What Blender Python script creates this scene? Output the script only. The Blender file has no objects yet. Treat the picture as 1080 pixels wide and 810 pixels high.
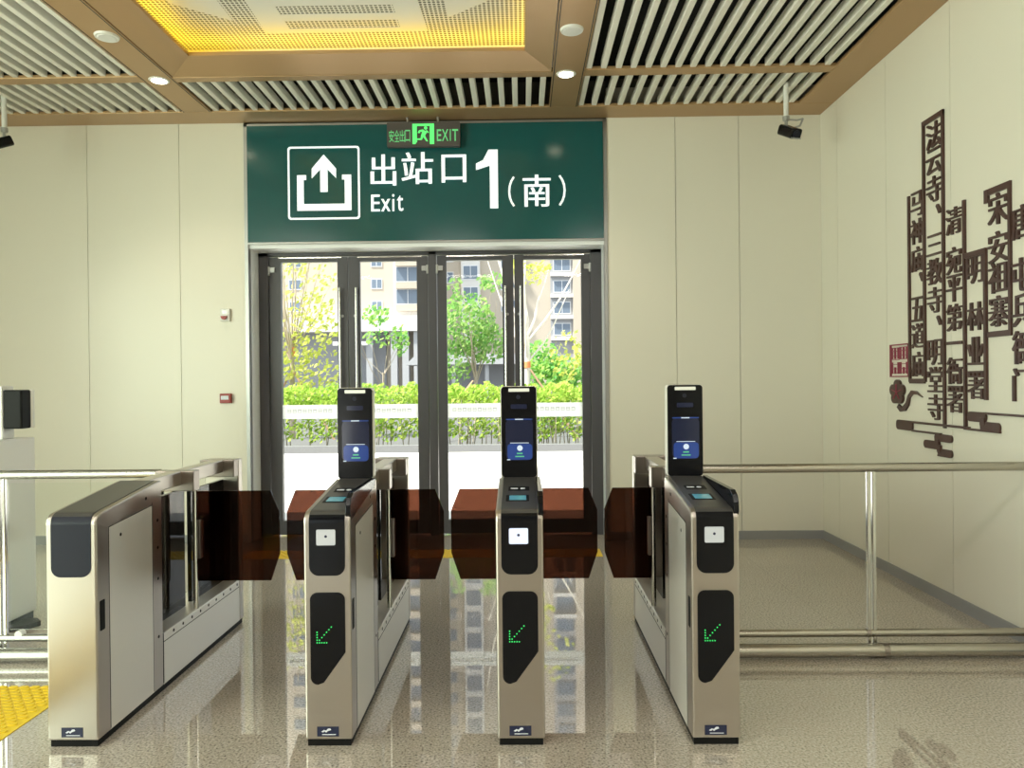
import bpy, bmesh, math, random
from mathutils import Vector, Matrix
random.seed(7)
PI = math.pi
S = bpy.context.scene
C = S.collection

# ------------------------------------------------------------------ camera, sky, lights, exposure
cam_d = bpy.data.cameras.new('camera'); cam = bpy.data.objects.new('camera', cam_d); C.objects.link(cam)
cam_d.sensor_width = 36; cam_d.lens = 790 / 1080 * 36; cam_d.clip_end = 400; cam_d.clip_start = 0.05
yaw, pitch, roll = math.radians(0.739), math.radians(-0.2528), math.radians(0.5777)
fw = Vector((-math.sin(yaw) * math.cos(pitch), math.cos(yaw) * math.cos(pitch), math.sin(pitch)))
r0 = Vector((math.cos(yaw), math.sin(yaw), 0)); u0 = r0.cross(fw)
rt = r0 * math.cos(roll) - u0 * math.sin(roll); up = u0 * math.cos(roll) + r0 * math.sin(roll)
M = Matrix((rt, up, -fw)).transposed().to_4x4(); M.translation = (0, 0, 1.6)
cam.matrix_world = M; S.camera = cam
S.view_settings.view_transform = 'Standard'; S.view_settings.look = 'None'
S.view_settings.gamma = 1; S.view_settings.use_curve_mapping = False
S.view_settings.exposure = 0.0

W = bpy.data.worlds.new('sky'); S.world = W; W.use_nodes = True
W.node_tree.nodes['Background'].inputs[0].default_value = (0.86, 0.93, 1.0, 1)
W.node_tree.nodes['Background'].inputs[1].default_value = 2.0

def sun_lamp(direction, energy, color):
    d = bpy.data.lights.new('sun', 'SUN'); d.energy = energy; d.color = color; d.angle = 0.02
    o = bpy.data.objects.new('sun', d); C.objects.link(o)
    o.rotation_euler = Vector(direction).to_track_quat('-Z', 'Y').to_euler(); o.location = (-20, -20, 40)
sun_lamp((0.50, 0.20, -0.84), 14.0, (1.0, 0.95, 0.86))

def area(name, loc, direction, sx, sy, power, color):
    d = bpy.data.lights.new(name, 'AREA'); d.shape = 'RECTANGLE'; d.size = sx; d.size_y = sy; d.energy = power; d.color = color
    o = bpy.data.objects.new(name, d); C.objects.link(o); o.location = loc
    o.rotation_euler = Vector(direction).to_track_quat('-Z', 'Y').to_euler()
    return o
# green-tinted fill lamp added inside the left windows, and the hall's ceiling lamps behind the camera
area('left_green_fill', (-6.85, -0.5, 2.0), (1, 0.12, -0.05), 7.0, 3.0, 560, (0.86, 1.0, 0.77))
for lx in (-4.2, -1.3, 1.6):
    for ly in (-2.6, 0.6):
        area('hall_ceiling_lamp', (lx, ly, 4.15), (0, 0, -1), 1.2, 0.5, 44, (1.0, 0.95, 0.86))

# ------------------------------------------------------------------ materials
def mat(name, col=(.8, .8, .8), rough=.5, metal=0., spec=.5, **k):
    m = bpy.data.materials.new(name); m.use_nodes = True
    p = m.node_tree.nodes['Principled BSDF']; I = p.inputs
    I['Base Color'].default_value = (*col, 1); I['Roughness'].default_value = rough
    I['Metallic'].default_value = metal; I['Specular IOR Level'].default_value = spec
    if 'emit' in k:
        I['Emission Color'].default_value = (*k['emit'], 1); I['Emission Strength'].default_value = k.get('power', 1)
    if 'coat' in k: I['Coat Weight'].default_value = k['coat']; I['Coat Roughness'].default_value = .03
    if 'ior' in k: I['IOR'].default_value = k['ior']
    m.diffuse_color = (*col, 1)
    return m
def nd(m, t, **k):
    n = m.node_tree.nodes.new(t)
    for a, b in k.items(): setattr(n, a, b)
    return n
def ln(m, a, b): m.node_tree.links.new(a, b)
def P(m): return m.node_tree.nodes['Principled BSDF']
def ramp(m, fac, stops):
    r = nd(m, 'ShaderNodeValToRGB'); e = r.color_ramp.elements
    while len(e) < len(stops): e.new(0.5)
    for i, (p, c) in enumerate(stops): e[i].position = p; e[i].color = (*c, 1)
    ln(m, fac, r.inputs[0]); return r
def noise(m, scale, detail=2, sx=1, sy=1, sz=1):
    tc = nd(m, 'ShaderNodeTexCoord'); mp = nd(m, 'ShaderNodeMapping'); mp.inputs['Scale'].default_value = (sx, sy, sz)
    ln(m, tc.outputs['Object'], mp.inputs[0]); n = nd(m, 'ShaderNodeTexNoise')
    n.inputs['Scale'].default_value = scale; n.inputs['Detail'].default_value = detail
    ln(m, mp.outputs[0], n.inputs['Vector']); return n

wall_m = mat('cream_wall_panel', (.73, .70, .605), .32, spec=.5)
rear_m = mat('dim_hall_rear_wall', (.20, .17, .14), .5)  # unseen wall, darkened in colour so the gate fronts reflect a dim hall
seam_m = mat('panel_joint_shadow_gap', (.12, .11, .09), .8)
plinth_m = mat('grey_skirting', (.27, .27, .275), .4)
brown_m = mat('bronze_brown_aluminium', (.45, .285, .145), .36, metal=.35)
slat_m = mat('light_grey_baffle', (.80, .78, .71), .45)
void_m = mat('black_ceiling_void', (.012, .012, .012), .9)
steel_m = mat('brushed_stainless_steel', (.52, .475, .43), .3, metal=1)
n = noise(steel_m, 6, 3, 60, 60, 1.2)
r = ramp(steel_m, n.outputs[0], [(.3, (.29,) * 3), (.7, (.35,) * 3)]); ln(steel_m, r.outputs[0], P(steel_m).inputs['Roughness'])
tube_m = mat('dull_steel_tube', (.43, .40, .355), .24, metal=1)
lefttube_m = mat('silver_steel_tube', (.50, .49, .46), .26, metal=1)
lit_satin_m = mat('lit_satin_steel', (.84, .82, .78), .42, metal=.72)  # flank and terminal steel, its lit brightness put into a lighter base colour
chrome_m = mat('polished_steel_tube', (.66, .65, .62), .16, metal=1)
darksteel_m = mat('dark_bronze_steel', (.30, .26, .235), .3, metal=1)
black_m = mat('black_gloss_plastic', (.006, .006, .0075), .12, spec=.22)
navy_m = mat('dark_navy_plastic', (.018, .020, .032), .3, spec=.2)
lid_m = mat('dark_grey_lid', (.055, .052, .05), .35)
base_m = mat('black_rubber_plinth', (.008, .008, .008), .5, spec=.12)
seamline_m = mat('panel_gap_black', (.03, .03, .03), .7)
doorf_m = mat('dark_grey_door_aluminium', (.075, .072, .082), .38, metal=.2)
jamb_m = mat('white_jamb_panel', (.90, .92, .94), .25)
silver_m = mat('silver_trim', (.42, .42, .42), .35, metal=.8)
green_m = mat('dark_green_sign_face', (.008, .085, .088), .16)
letter_m = mat('white_backlit_lettering', (.85, .88, .9), .4, emit=(.85, .93, 1.0), power=.55)
white_m = mat('white_plastic', (.78, .78, .75), .4)
red_m = mat('red_alarm_plastic', (.32, .03, .025), .4)
wood_m = mat('dark_red_brown_lettering', (.058, .022, .018), .35)
seal_m = mat('crimson_seal', (.30, .05, .085), .5)
yellow_m = mat('yellow_tactile_paving', (.72, .50, .02), .55)
led_m = mat('green_led', (.0, .2, .03), .5, emit=(.05, 1.0, .2), power=.9)
sticker_m = mat('navy_asset_sticker', (.012, .016, .05), .4)
stickerw_m = mat('white_sticker_mark', (.7, .72, .8), .5)
lamp_m = mat('lit_lamp', (1, 1, 1), .5, emit=(1.0, .87, .62), power=14)
cove_m = mat('yellow_cove_led', (.9, .6, .05), .5, emit=(1.0, .70, .04), power=5.5)
exitg_m = mat('green_exit_glow', (.1, .6, .15), .5, emit=(.12, .95, .22), power=.7)
exitd_m = mat('green_exit_dim', (.1, .5, .2), .5, emit=(.16, .62, .22), power=.5)
exitbox_m = mat('grey_brown_exit_box', (.085, .072, .068), .45)
lcdw_m = mat('white_lcd', (.3, .3, .3), .3, emit=(.62, .66, .66), power=.45)
lcdb_m = mat('bright_lcd', (.3, .3, .3), .3, emit=(.66, .76, 1.0), power=.95)
teal_m = mat('teal_reader_window', (.05, .17, .20), .1, emit=(.12, .33, .38), power=.45)
scrn_m = mat('dark_screen', (.008, .009, .016), .08, emit=(.02, .03, .09), power=.28)
scrb_m = mat('blue_screen_area', (.01, .02, .08), .08, emit=(.05, .12, .48), power=.36)
scrw_m = mat('screen_white', (.2, .2, .2), .2, emit=(.7, .85, 1.0), power=.75)
scrg_m = mat('screen_green', (.05, .2, .1), .2, emit=(.12, .6, .3), power=.6)
pave_m = mat('pale_paving', (.76, .735, .69), .8)
kerb_m = mat('grey_kerb_stone', (.16, .16, .165), .8)
asphalt_m = mat('grey_road', (.10, .10, .10), .8)
trunk_m = mat('pale_bark', (.42, .35, .27), .8)
whitewash_m = mat('whitewashed_trunk', (.72, .66, .58), .8)
orange_m = mat('orange_trunk_wrap', (.75, .26, .10), .7)
stake_m = mat('timber_stake', (.42, .27, .16), .8)
bld_m = mat('beige_rendered_facade', (.50, .43, .35), .85)
bld2_m = mat('pale_facade_band', (.66, .63, .60), .8)
bld3_m = mat('grey_portal_column', (.40, .40, .41), .8)
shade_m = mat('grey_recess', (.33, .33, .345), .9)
winglass_m = mat('blue_window_glass', (.15, .19, .25), .15)
winframe_m = mat('white_window_frame', (.7, .7, .72), .5)
band_line_m = mat('pale_grey_print', (.25, .25, .28), .7)

# terrazzo / granite floor: speckles, faint joints, a polished surface
floor_m = mat('polished_speckled_granite', (.33, .29, .24), .015, spec=.5, ior=2.6)
n1 = noise(floor_m, 95, 3); n2 = noise(floor_m, 1.4, 2)
rp = ramp(floor_m, n1.outputs[0], [(.30, (.13, .11, .09)), (.42, (.37, .325, .275)), (.56, (.48, .43, .37)), (.74, (.64, .59, .52))])
mx = nd(floor_m, 'ShaderNodeMixRGB', blend_type='MULTIPLY'); mx.inputs[0].default_value = .35
r2 = ramp(floor_m, n2.outputs[0], [(.3, (.78, .77, .75)), (.7, (1, 1, 1))])
ln(floor_m, rp.outputs[0], mx.inputs[1]); ln(floor_m, r2.outputs[0], mx.inputs[2])
tc = nd(floor_m, 'ShaderNodeTexCoord'); mp = nd(floor_m, 'ShaderNodeMapping'); mp.inputs['Location'].default_value = (.0, -.36, 0)
ln(floor_m, tc.outputs['Object'], mp.inputs[0])
bk = nd(floor_m, 'ShaderNodeTexBrick'); bk.offset = 0; bk.inputs['Scale'].default_value = 1; bk.inputs['Brick Width'].default_value = 1.0
bk.inputs['Row Height'].default_value = 1.0; bk.inputs['Mortar Size'].default_value = .0012; bk.inputs['Mortar Smooth'].default_value = 0
ln(floor_m, mp.outputs[0], bk.inputs['Vector'])
mj = nd(floor_m, 'ShaderNodeMixRGB'); mj.inputs[2].default_value = (.28, .25, .21, 1)
ln(floor_m, bk.outputs['Fac'], mj.inputs[0]); ln(floor_m, mx.outputs[0], mj.inputs[1]); ln(floor_m, mj.outputs[0], P(floor_m).inputs['Base Color'])

# perforated white ceiling metal (real hole pattern)
perf_m = mat('perforated_white_metal', (.72, .72, .70), .45)
tc = nd(perf_m, 'ShaderNodeTexCoord'); mp = nd(perf_m, 'ShaderNodeMapping'); mp.inputs['Scale'].default_value = (1 / .034,) * 3
mp.inputs['Rotation'].default_value = (0, 0, 0)
ln(perf_m, tc.outputs['Object'], mp.inputs[0])
fr = nd(perf_m, 'ShaderNodeVectorMath', operation='FRACTION'); ln(perf_m, mp.outputs[0], fr.inputs[0])
sb = nd(perf_m, 'ShaderNodeVectorMath', operation='SUBTRACT'); sb.inputs[1].default_value = (.5, .5, 0); ln(perf_m, fr.outputs[0], sb.inputs[0])
ml = nd(perf_m, 'ShaderNodeVectorMath', operation='MULTIPLY'); ml.inputs[1].default_value = (1, 1, 0); ln(perf_m, sb.outputs[0], ml.inputs[0])
le = nd(perf_m, 'ShaderNodeVectorMath', operation='LENGTH'); ln(perf_m, ml.outputs[0], le.inputs[0])
lt = nd(perf_m, 'ShaderNodeMath', operation='LESS_THAN'); lt.inputs[1].default_value = .36; ln(perf_m, le.outputs['Value'], lt.inputs[0])
mxp = nd(perf_m, 'ShaderNodeMixRGB'); mxp.inputs[1].default_value = (.72, .72, .70, 1); mxp.inputs[2].default_value = (.07, .07, .065, 1)
ln(perf_m, lt.outputs[0], mxp.inputs[0]); ln(perf_m, mxp.outputs[0], P(perf_m).inputs['Base Color'])
plate_m = mat('plain_white_metal', (.72, .72, .70), .45)

def clear(name, tint, ior, rough=0.0, gloss=(1, 1, 1)):
    m = bpy.data.materials.new(name); m.use_nodes = True; nt = m.node_tree; nt.nodes.clear()
    o = nt.nodes.new('ShaderNodeOutputMaterial'); t = nt.nodes.new('ShaderNodeBsdfTransparent'); t.inputs[0].default_value = (*tint, 1)
    g = nt.nodes.new('ShaderNodeBsdfGlossy'); g.inputs[0].default_value = (*gloss, 1); g.inputs[1].default_value = rough
    f = nt.nodes.new('ShaderNodeFresnel'); f.inputs[0].default_value = ior; x = nt.nodes.new('ShaderNodeMixShader')
    nt.links.new(f.outputs[0], x.inputs[0]); nt.links.new(t.outputs[0], x.inputs[1]); nt.links.new(g.outputs[0], x.inputs[2]); nt.links.new(x.outputs[0], o.inputs[0])
    return m
glass_m = clear('clear_door_glass', (.95, .97, .96), 1.16)
rglass_m = clear('clear_railing_glass', (.97, .985, .965), 1.18)
smoke_m = clear('brown_smoked_acrylic', (.25, .142, .105), 1.2, .02)
smokeblk_m = clear('black_smoked_glass', (.10, .085, .08), 1.25, .02)
frost_m = bpy.data.materials.new('frosted_white_film'); frost_m.use_nodes = True
nt = frost_m.node_tree; nt.nodes.clear(); o_ = nt.nodes.new('ShaderNodeOutputMaterial'); t_ = nt.nodes.new('ShaderNodeBsdfTransparent')
d_ = nt.nodes.new('ShaderNodeBsdfTranslucent'); d_.inputs[0].default_value = (.9, .9, .88, 1); x_ = nt.nodes.new('ShaderNodeMixShader'); x_.inputs[0].default_value = .72
nt.links.new(t_.outputs[0], x_.inputs[1]); nt.links.new(d_.outputs[0], x_.inputs[2]); nt.links.new(x_.outputs[0], o_.inputs[0])

def leaf_mat(name, a, b, tr=.45):
    m = bpy.data.materials.new(name); m.use_nodes = True; nt = m.node_tree; nt.nodes.clear()
    o = nt.nodes.new('ShaderNodeOutputMaterial'); df = nt.nodes.new('ShaderNodeBsdfDiffuse'); t = nt.nodes.new('ShaderNodeBsdfTranslucent')
    nz = nt.nodes.new('ShaderNodeTexNoise'); nz.inputs['Scale'].default_value = 4; g = nt.nodes.new('ShaderNodeNewGeometry')
    r = nt.nodes.new('ShaderNodeValToRGB'); r.color_ramp.elements[0].color = (*a, 1); r.color_ramp.elements[1].color = (*b, 1)
    r.color_ramp.elements[0].position = 0; r.color_ramp.elements[1].position = 1
    nt.links.new(g.outputs['Random Per Island'], r.inputs[0])
    x = nt.nodes.new('ShaderNodeMixShader'); x.inputs[0].default_value = tr
    nt.links.new(r.outputs[0], df.inputs[0]); nt.links.new(r.outputs[0], t.inputs[0])
    nt.links.new(df.outputs[0], x.inputs[1]); nt.links.new(t.outputs[0], x.inputs[2]); nt.links.new(x.outputs[0], o.inputs[0])
    return m
leafy_m = leaf_mat('yellow_green_leaves', (.50, .58, .10), (.78, .78, .26))
leafg_m = leaf_mat('mid_green_leaves', (.16, .38, .10), (.46, .62, .22))
leafh_m = leaf_mat('hedge_leaves', (.22, .40, .05), (.56, .66, .16))
leafs_m = leaf_mat('fresh_green_shrub_leaves', (.14, .42, .12), (.50, .70, .18))

# ------------------------------------------------------------------ mesh helpers
def box(bm, x0, x1, y0, y1, z0, z1):
    v = [bm.verts.new((x, y, z)) for x in (x0, x1) for y in (y0, y1) for z in (z0, z1)]
    for f in ((0, 1, 3, 2), (4, 6, 7, 5), (0, 4, 5, 1), (2, 3, 7, 6), (0, 2, 6, 4), (1, 5, 7, 3)): bm.faces.new([v[i] for i in f])
def prism(bm, pts, a, b, axis='y'):
    """extrude a polygon: axis y -> pts (x,z); x -> pts (y,z); z -> pts (x,y)"""
    def mk(p, t): return {'y': (p[0], t, p[1]), 'x': (t, p[0], p[1]), 'z': (p[0], p[1], t)}[axis]
    A = [bm.verts.new(mk(p, a)) for p in pts]; B = [bm.verts.new(mk(p, b)) for p in pts]
    bm.faces.new(A); bm.faces.new(B[::-1]); k = len(pts)
    for i in range(k): bm.faces.new((A[i], B[i], B[(i + 1) % k], A[(i + 1) % k]))
def tube(bm, p, q, r, r2=None, seg=14, caps=True):
    p, q = Vector(p), Vector(q); d = (q - p).normalized(); r2 = r if r2 is None else r2
    a = d.orthogonal().normalized(); b = d.cross(a)
    A = [bm.verts.new(p + (a * math.cos(t) + b * math.sin(t)) * r) for t in [2 * PI * i / seg for i in range(seg)]]
    B = [bm.verts.new(q + (a * math.cos(t) + b * math.sin(t)) * r2) for t in [2 * PI * i / seg for i in range(seg)]]
    for i in range(seg): bm.faces.new((A[i], A[(i + 1) % seg], B[(i + 1) % seg], B[i]))
    if caps: bm.faces.new(A[::-1]); bm.faces.new(B)
def rrect(x0, x1, z0, z1, r, seg=6, corners=(1, 1, 1, 1)):
    """rounded rectangle; corners = bl, br, tr, tl"""
    pts = []
    for k, (cx, cz, a0) in enumerate(((x0 + r, z0 + r, PI), (x1 - r, z0 + r, 1.5 * PI), (x1 - r, z1 - r, 0), (x0 + r, z1 - r, .5 * PI))):
        if corners[k]:
            for i in range(seg + 1):
                t = a0 + .5 * PI * i / seg; pts.append((cx + r * math.cos(t), cz + r * math.sin(t)))
        else: pts.append(((x0, x1, x1, x0)[k], (z0, z0, z1, z1)[k]))
    return pts
def obj(name, bm, m, parent=None, loc=None, bevel=0, smooth=False):
    bmesh.ops.remove_doubles(bm, verts=bm.verts, dist=1e-6) if len(bm.verts) < 5000 else None
    bmesh.ops.recalc_face_normals(bm, faces=bm.faces)
    me = bpy.data.meshes.new(name); bm.to_mesh(me); bm.free()
    me.materials.append(m); o = bpy.data.objects.new(name, me); C.objects.link(o)
    if parent: o.parent = parent
    if loc: o.location = loc
    if bevel:
        b = o.modifiers.new('b', 'BEVEL'); b.width = bevel; b.segments = 2; b.limit_method = 'ANGLE'; b.angle_limit = .6
    if smooth:
        for p in me.polygons: p.use_smooth = True
        e = o.modifiers.new('e', 'EDGE_SPLIT'); e.split_angle = .6
    return o
def N(): return bmesh.new()
def bx(name, m, parent, *d, bevel=0):
    b = N(); box(b, *d); return obj(name, b, m, parent, bevel=bevel)
def pr(name, m, parent, pts, a, b_, axis='y', bevel=0):
    b = N(); prism(b, pts, a, b_, axis); return obj(name, b, m, parent, bevel=bevel)
def disc(name, m, parent, c, d, r, t, seg=20):
    b = N(); c = Vector(c); tube(b, c, c + Vector(d).normalized() * t, r, seg=seg); return obj(name, b, m, parent)
def tag(o, label, cat, group=None):
    o['label'] = label; o['category'] = cat
    if group: o['group'] = group
    return o
def thing(name, label, cat, loc=(0, 0, 0), group=None):
    o = bpy.data.objects.new(name, None); C.objects.link(o); o.location = loc; o.empty_display_size = .1
    return tag(o, label, cat, group)
def struct(o): o['kind'] = 'structure'; return o
def sempty(name, loc=(0, 0, 0)):
    o = bpy.data.objects.new(name, None); C.objects.link(o); o.location = loc; o['kind'] = 'structure'; return o

FC = bpy.data.curves.new('glyph', 'FONT'); FO = bpy.data.objects.new('glyph', FC); C.objects.link(FO)
def glyph_bm(text, extrude, offset=0.):
    FC.body = text; FC.extrude = extrude; FC.offset = offset; FC.resolution_u = 3
    bpy.context.view_layer.update(); dg = bpy.context.evaluated_depsgraph_get()
    me = bpy.data.meshes.new_from_object(FO.evaluated_get(dg)); b = N(); b.from_mesh(me); bpy.data.meshes.remove(me); return b
def glyph(name, text, m, parent, origin, ux, uz, w, h, thick, offset=0., shifts=(0,), fit=True, both=False):
    """letters set into a w x h box whose lower left corner is origin, on the plane ux, uz, standing off along ux x uz"""
    src = glyph_bm(text, .5, offset)
    xs = [v.co.x for v in src.verts]; ys = [v.co.y for v in src.verts]
    x0, x1, y0, y1 = min(xs), max(xs), min(ys), max(ys)
    if not fit: x0, x1, y0, y1 = 0, 1, -.12, .88
    ux, uz = Vector(ux), Vector(uz); nrm = ux.cross(uz); tot = max(shifts) - min(shifts)
    b = N()
    for k, sft in enumerate(shifts):
        src2 = src.copy()
        for v in src2.verts:
            px = (v.co.x - x0) / (x1 - x0) * (w - tot) + sft - min(shifts); pz = (v.co.y - y0) / (y1 - y0) * h
            pn = (v.co.z + .5) * (thick - k * .0004)
            v.co = Vector(origin) + ux * px + uz * pz + nrm * pn
        me = bpy.data.meshes.new('t'); src2.to_mesh(me); src2.free(); b.from_mesh(me); bpy.data.meshes.remove(me)
    src.free()
    me = bpy.data.meshes.new(name); b.to_mesh(me); b.free(); me.materials.append(m)
    o = bpy.data.objects.new(name, me); C.objects.link(o)
    if parent: o.parent = parent
    return o

# ------------------------------------------------------------------ room shell
YW, ZC, XR, XL, YR = 7.474, 4.204, 2.985, -7.0, -6.0
OX0, OX1, OZ = -2.722, .834, 2.95          # door opening
YD = 7.80                                   # door plane
b = N(); box(b, XL - .2, XR + .2, YR - .2, 8.15, -.1, 0); struct(obj('floor', b, floor_m))
# far wall: panels with shadow gaps over a dark backing, an opening for the doors
b = N()
ZT = 4.19
def panels_far(x0, x1, seams, z0, z1):
    e = [x0] + seams + [x1]
    for i in range(len(e) - 1):
        box(b, e[i] + (.0025 if i else 0), e[i + 1] - (.0025 if i < len(e) - 2 else 0), YW, YW + .04, z0, z1)
panels_far(XL, OX0 - .035, [-6.2, -5.27, -4.343, -3.413], 0, ZC + .3)
panels_far(OX1 + .035, XR + .02, [1.548, 2.176], 0, ZC + .3)
wf = struct(obj('wall_far', b, wall_m))
b = N(); box(b, XL, OX0 - .04, YW + .035, 8.1, 0, 4.6); box(b, OX1 + .04, XR + .2, YW + .035, 8.1, 0, 4.6); box(b, OX0 - .04, OX1 + .04, YW + .06, 8.1, 3.0, 4.6)
obj('wall_backing', b, seam_m, wf)
# right wall
b = N(); e = [YR, -4.0, -3.05, -2.12, -1.2, -.28, .64, 1.56, 2.48, 3.40, 4.316, 5.234, 6.152, 7.09, YW]
for i in range(len(e) - 1): box(b, XR, XR + .04, e[i] + .0025, e[i + 1] - .0025, 0, 4.5)
wr = struct(obj('wall_right', b, wall_m))
b = N(); box(b, XR + .035, XR + .2, YR, YW + .06, 0, 4.6); obj('wall_backing', b, seam_m, wr)
# left and rear walls with window openings
b = N()
for y0, y1 in ((YR, -4.2), (3.2, YW + .05)): box(b, XL - .2, XL, y0, y1, 0, 4.6)
box(b, XL - .2, XL, -4.2, 3.2, 0, .4); box(b, XL - .2, XL, -4.2, 3.2, 3.6, 4.6)
struct(obj('wall_left', b, wall_m))
b = N()
box(b, XL - .2, -4.7, YR - .2, YR, 0, 4.6); box(b, -3.15, XR + .2, YR - .2, YR, 0, 4.6)
box(b, -4.7, -3.15, YR - .2, YR, 2.2, 4.6)
struct(obj('wall_rear', b, rear_m))
def window(name, axis, c, a0, a1, z0, z1, k):
    b = N()
    def bb(p0, p1, q0, q1):
        box(b, *((c - .15, c - .08, p0, p1) if axis == 'x' else (p0, p1, c - .15, c - .08)), q0, q1)
    for i in range(k + 1):
        p = a0 + (a1 - a0) * i / k; bb(p - .03, p + .03, z0, z1)
    bb(a0, a1, z0, z0 + .06); bb(a0, a1, z1 - .06, z1)
    w = struct(obj(name, b, doorf_m))
    b2 = N(); box(b2, *((c - .12, c - .11, a0, a1) if axis == 'x' else (a0, a1, c - .12, c - .11)), z0, z1); obj('pane', b2, glass_m, w)
window('window_1', 'x', XL, -4.2, 3.2, .4, 3.6, 6)
window('window_2', 'y', YR, -4.7, -3.15, 0, 2.2, 2)
# skirting
b = N(); box(b, XL, OX0 - .035, YW - .012, YW, 0, .084); struct(obj('baseboard_far_left', b, plinth_m))
b = N(); box(b, OX1 + .035, XR, YW - .012, YW, 0, .084); struct(obj('baseboard_far_right', b, plinth_m))
b = N(); box(b, XR - .012, XR, YR, YW, 0, .084); struct(obj('baseboard_right', b, plinth_m))
# silver reveal round the sign and the doors, pale jamb lining
b = N(); box(b, OX0 - .035, OX0, YW - .012, YW + .06, 0, ZT); box(b, OX1, OX1 + .035, YW - .012, YW + .06, 0, ZT); box(b, OX0 - .035, OX1 + .035, YW - .012, YW + .06, 4.165, ZT)
struct(obj('trim_1', b, silver_m))
b = N(); box(b, OX0 - .03, OX0, YW + .06, 8.1, 0, OZ); box(b, OX1, OX1 + .03, YW + .06, 8.1, 0, OZ); box(b, OX0 - .03, OX1 + .03, YW + .01, 8.1, OZ, OZ + .05)
struct(obj('trim_2', b, jamb_m))

# ------------------------------------------------------------------ ceiling
ceil = N(); box(ceil, XL - .2, XR + .2, YR - .2, 8.15, 4.62, 4.8); ceil = struct(obj('ceiling', ceil, void_m))
def beam(x0, x1, y0, y1, z1=4.235, z0=ZC): return bx('beam', brown_m, ceil, x0, x1, y0, y1, z0, z1, bevel=.004)
beam(XL, XR, 7.155, YW)
beam(2.662, XR, YR, 7.155)
beam(.287, .560, YR, 7.155)
beam(-3.225, -2.945, YR, 7.155)
for x0, x1 in ((.56, 2.662), (XL, -3.225)): beam(x0, x1, 6.31, 6.44)
beam(-2.945, .287, 6.345, 6.445)
for x in (.30, .545): bx('beam_groove', seamline_m, ceil, x - .004, x + .004, YR, 7.15, ZC - .001, ZC + .002)
for x in (-3.21, -2.96): bx('beam_groove', seamline_m, ceil, x - .004, x + .004, YR, 7.15, ZC - .001, ZC + .002)
def slats(x0, x1, y0, y1, first, pitch):
    b = N(); x = first
    while x < x1 - .01:
        if x > x0:
            prism(b, rrect(x - .0245, x + .0245, 4.214, 4.280, .006, 3, (1, 1, 0, 0)), y0, y1)
        x += pitch
    return obj('slats', b, slat_m, ceil)
PT = .1246
slats(.565, 2.662, 6.44, 7.155, .592, PT); slats(.565, 2.662, YR, 6.31, .592, PT)
slats(-2.94, .285, 6.445, 7.155, -2.90, PT)
slats(XL, -3.228, 6.44, 7.155, -3.27 - 29 * PT, PT); slats(XL, -3.228, YR, 6.31, -3.27 - 29 * PT, PT)
# coffer: brown moulding, yellow lit cove, perforated panel
CX0, CX1, CY1, CY0 = -2.935, .277, 6.335, 0.4
def mould(parts):
    b = N()
    for q in parts:
        vs = [b.verts.new(p) for p in q]; b.faces.new(vs)
    return b
z0, z1 = ZC + .004, ZC + .06
ix0, ix1, iy1, iy0 = -2.68, .052, 6.06, .7
b = N()
o4 = [(CX0, CY0, z0), (CX1, CY0, z0), (CX1, CY1, z0), (CX0, CY1, z0)]; i4 = [(ix0, iy0, z1), (ix1, iy0, z1), (ix1, iy1, z1), (ix0, iy1, z1)]
lip = [(x, y, z1 + .03) for x, y, _ in i4]; bk4 = [(x, y, z1 + .032) for x, y, _ in o4]
rings = [[b.verts.new(p) for p in R] for R in (bk4, o4, i4, lip)]
for A, B in zip(rings, rings[1:]):
    for k in range(4): b.faces.new((A[k], A[(k + 1) % 4], B[(k + 1) % 4], B[k]))
obj('coffer_moulding', b, brown_m, ceil)
ZP = 4.43
b = N()
for q in ((CX0 - .02, CX0, CY0, CY1), (CX1, CX1 + .02, CY0, CY1), (CX0, CX1, CY1, CY1 + .02), (CX0, CX1, CY0 - .02, CY0)): box(b, *q, 4.24, ZP + .01)
obj('coffer_side', b, plate_m, ceil)
pc = bx('perforated_panel', perf_m, ceil, CX0, CX1, CY0, CY1, ZP, ZP + .01)
# hidden LED strips on the ledge of the moulding
for nm, d in (('a', (ix0 - .16, ix1 + .16, iy1 + .06, iy1 + .16)), ('b', (ix0 - .16, ix0 - .06, iy0, iy1 + .06)), ('c', (ix1 + .06, ix1 + .16, iy0, iy1 + .06))):
    bx('cove_light', cove_m, ceil, d[0], d[1], d[2], d[3], z1 + .004, z1 + .02)
# plain areas of the panel forming the motif
cxm = -1.38
def plate(pts):
    for s in (1, -1):
        q = [(cxm + s * x * 1.05, y * 1.055) for x, y in pts]; pr('plain_plate', plate_m, ceil, q, ZP - .004, ZP + .001, 'z')
plate([(.0, 5.72), (.62, 5.72), (.62, 5.66), (.0, 5.66)])
plate([(.42, 5.66), (.62, 5.66), (.60, 5.0), (.42, 5.0)])
plate([(.0, 5.54), (.42, 5.54), (.42, 5.44), (.0, 5.44)])
plate([(.0, 5.32), (.42, 5.32), (.42, 5.1), (.0, 5.1)])
plate([(.80, 5.52), (1.15, 5.25), (1.15, 4.9), (.80, 4.9)])
plate([(.0, 4.95), (1.2, 4.95), (1.2, 4.6), (.0, 4.6)])

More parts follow.
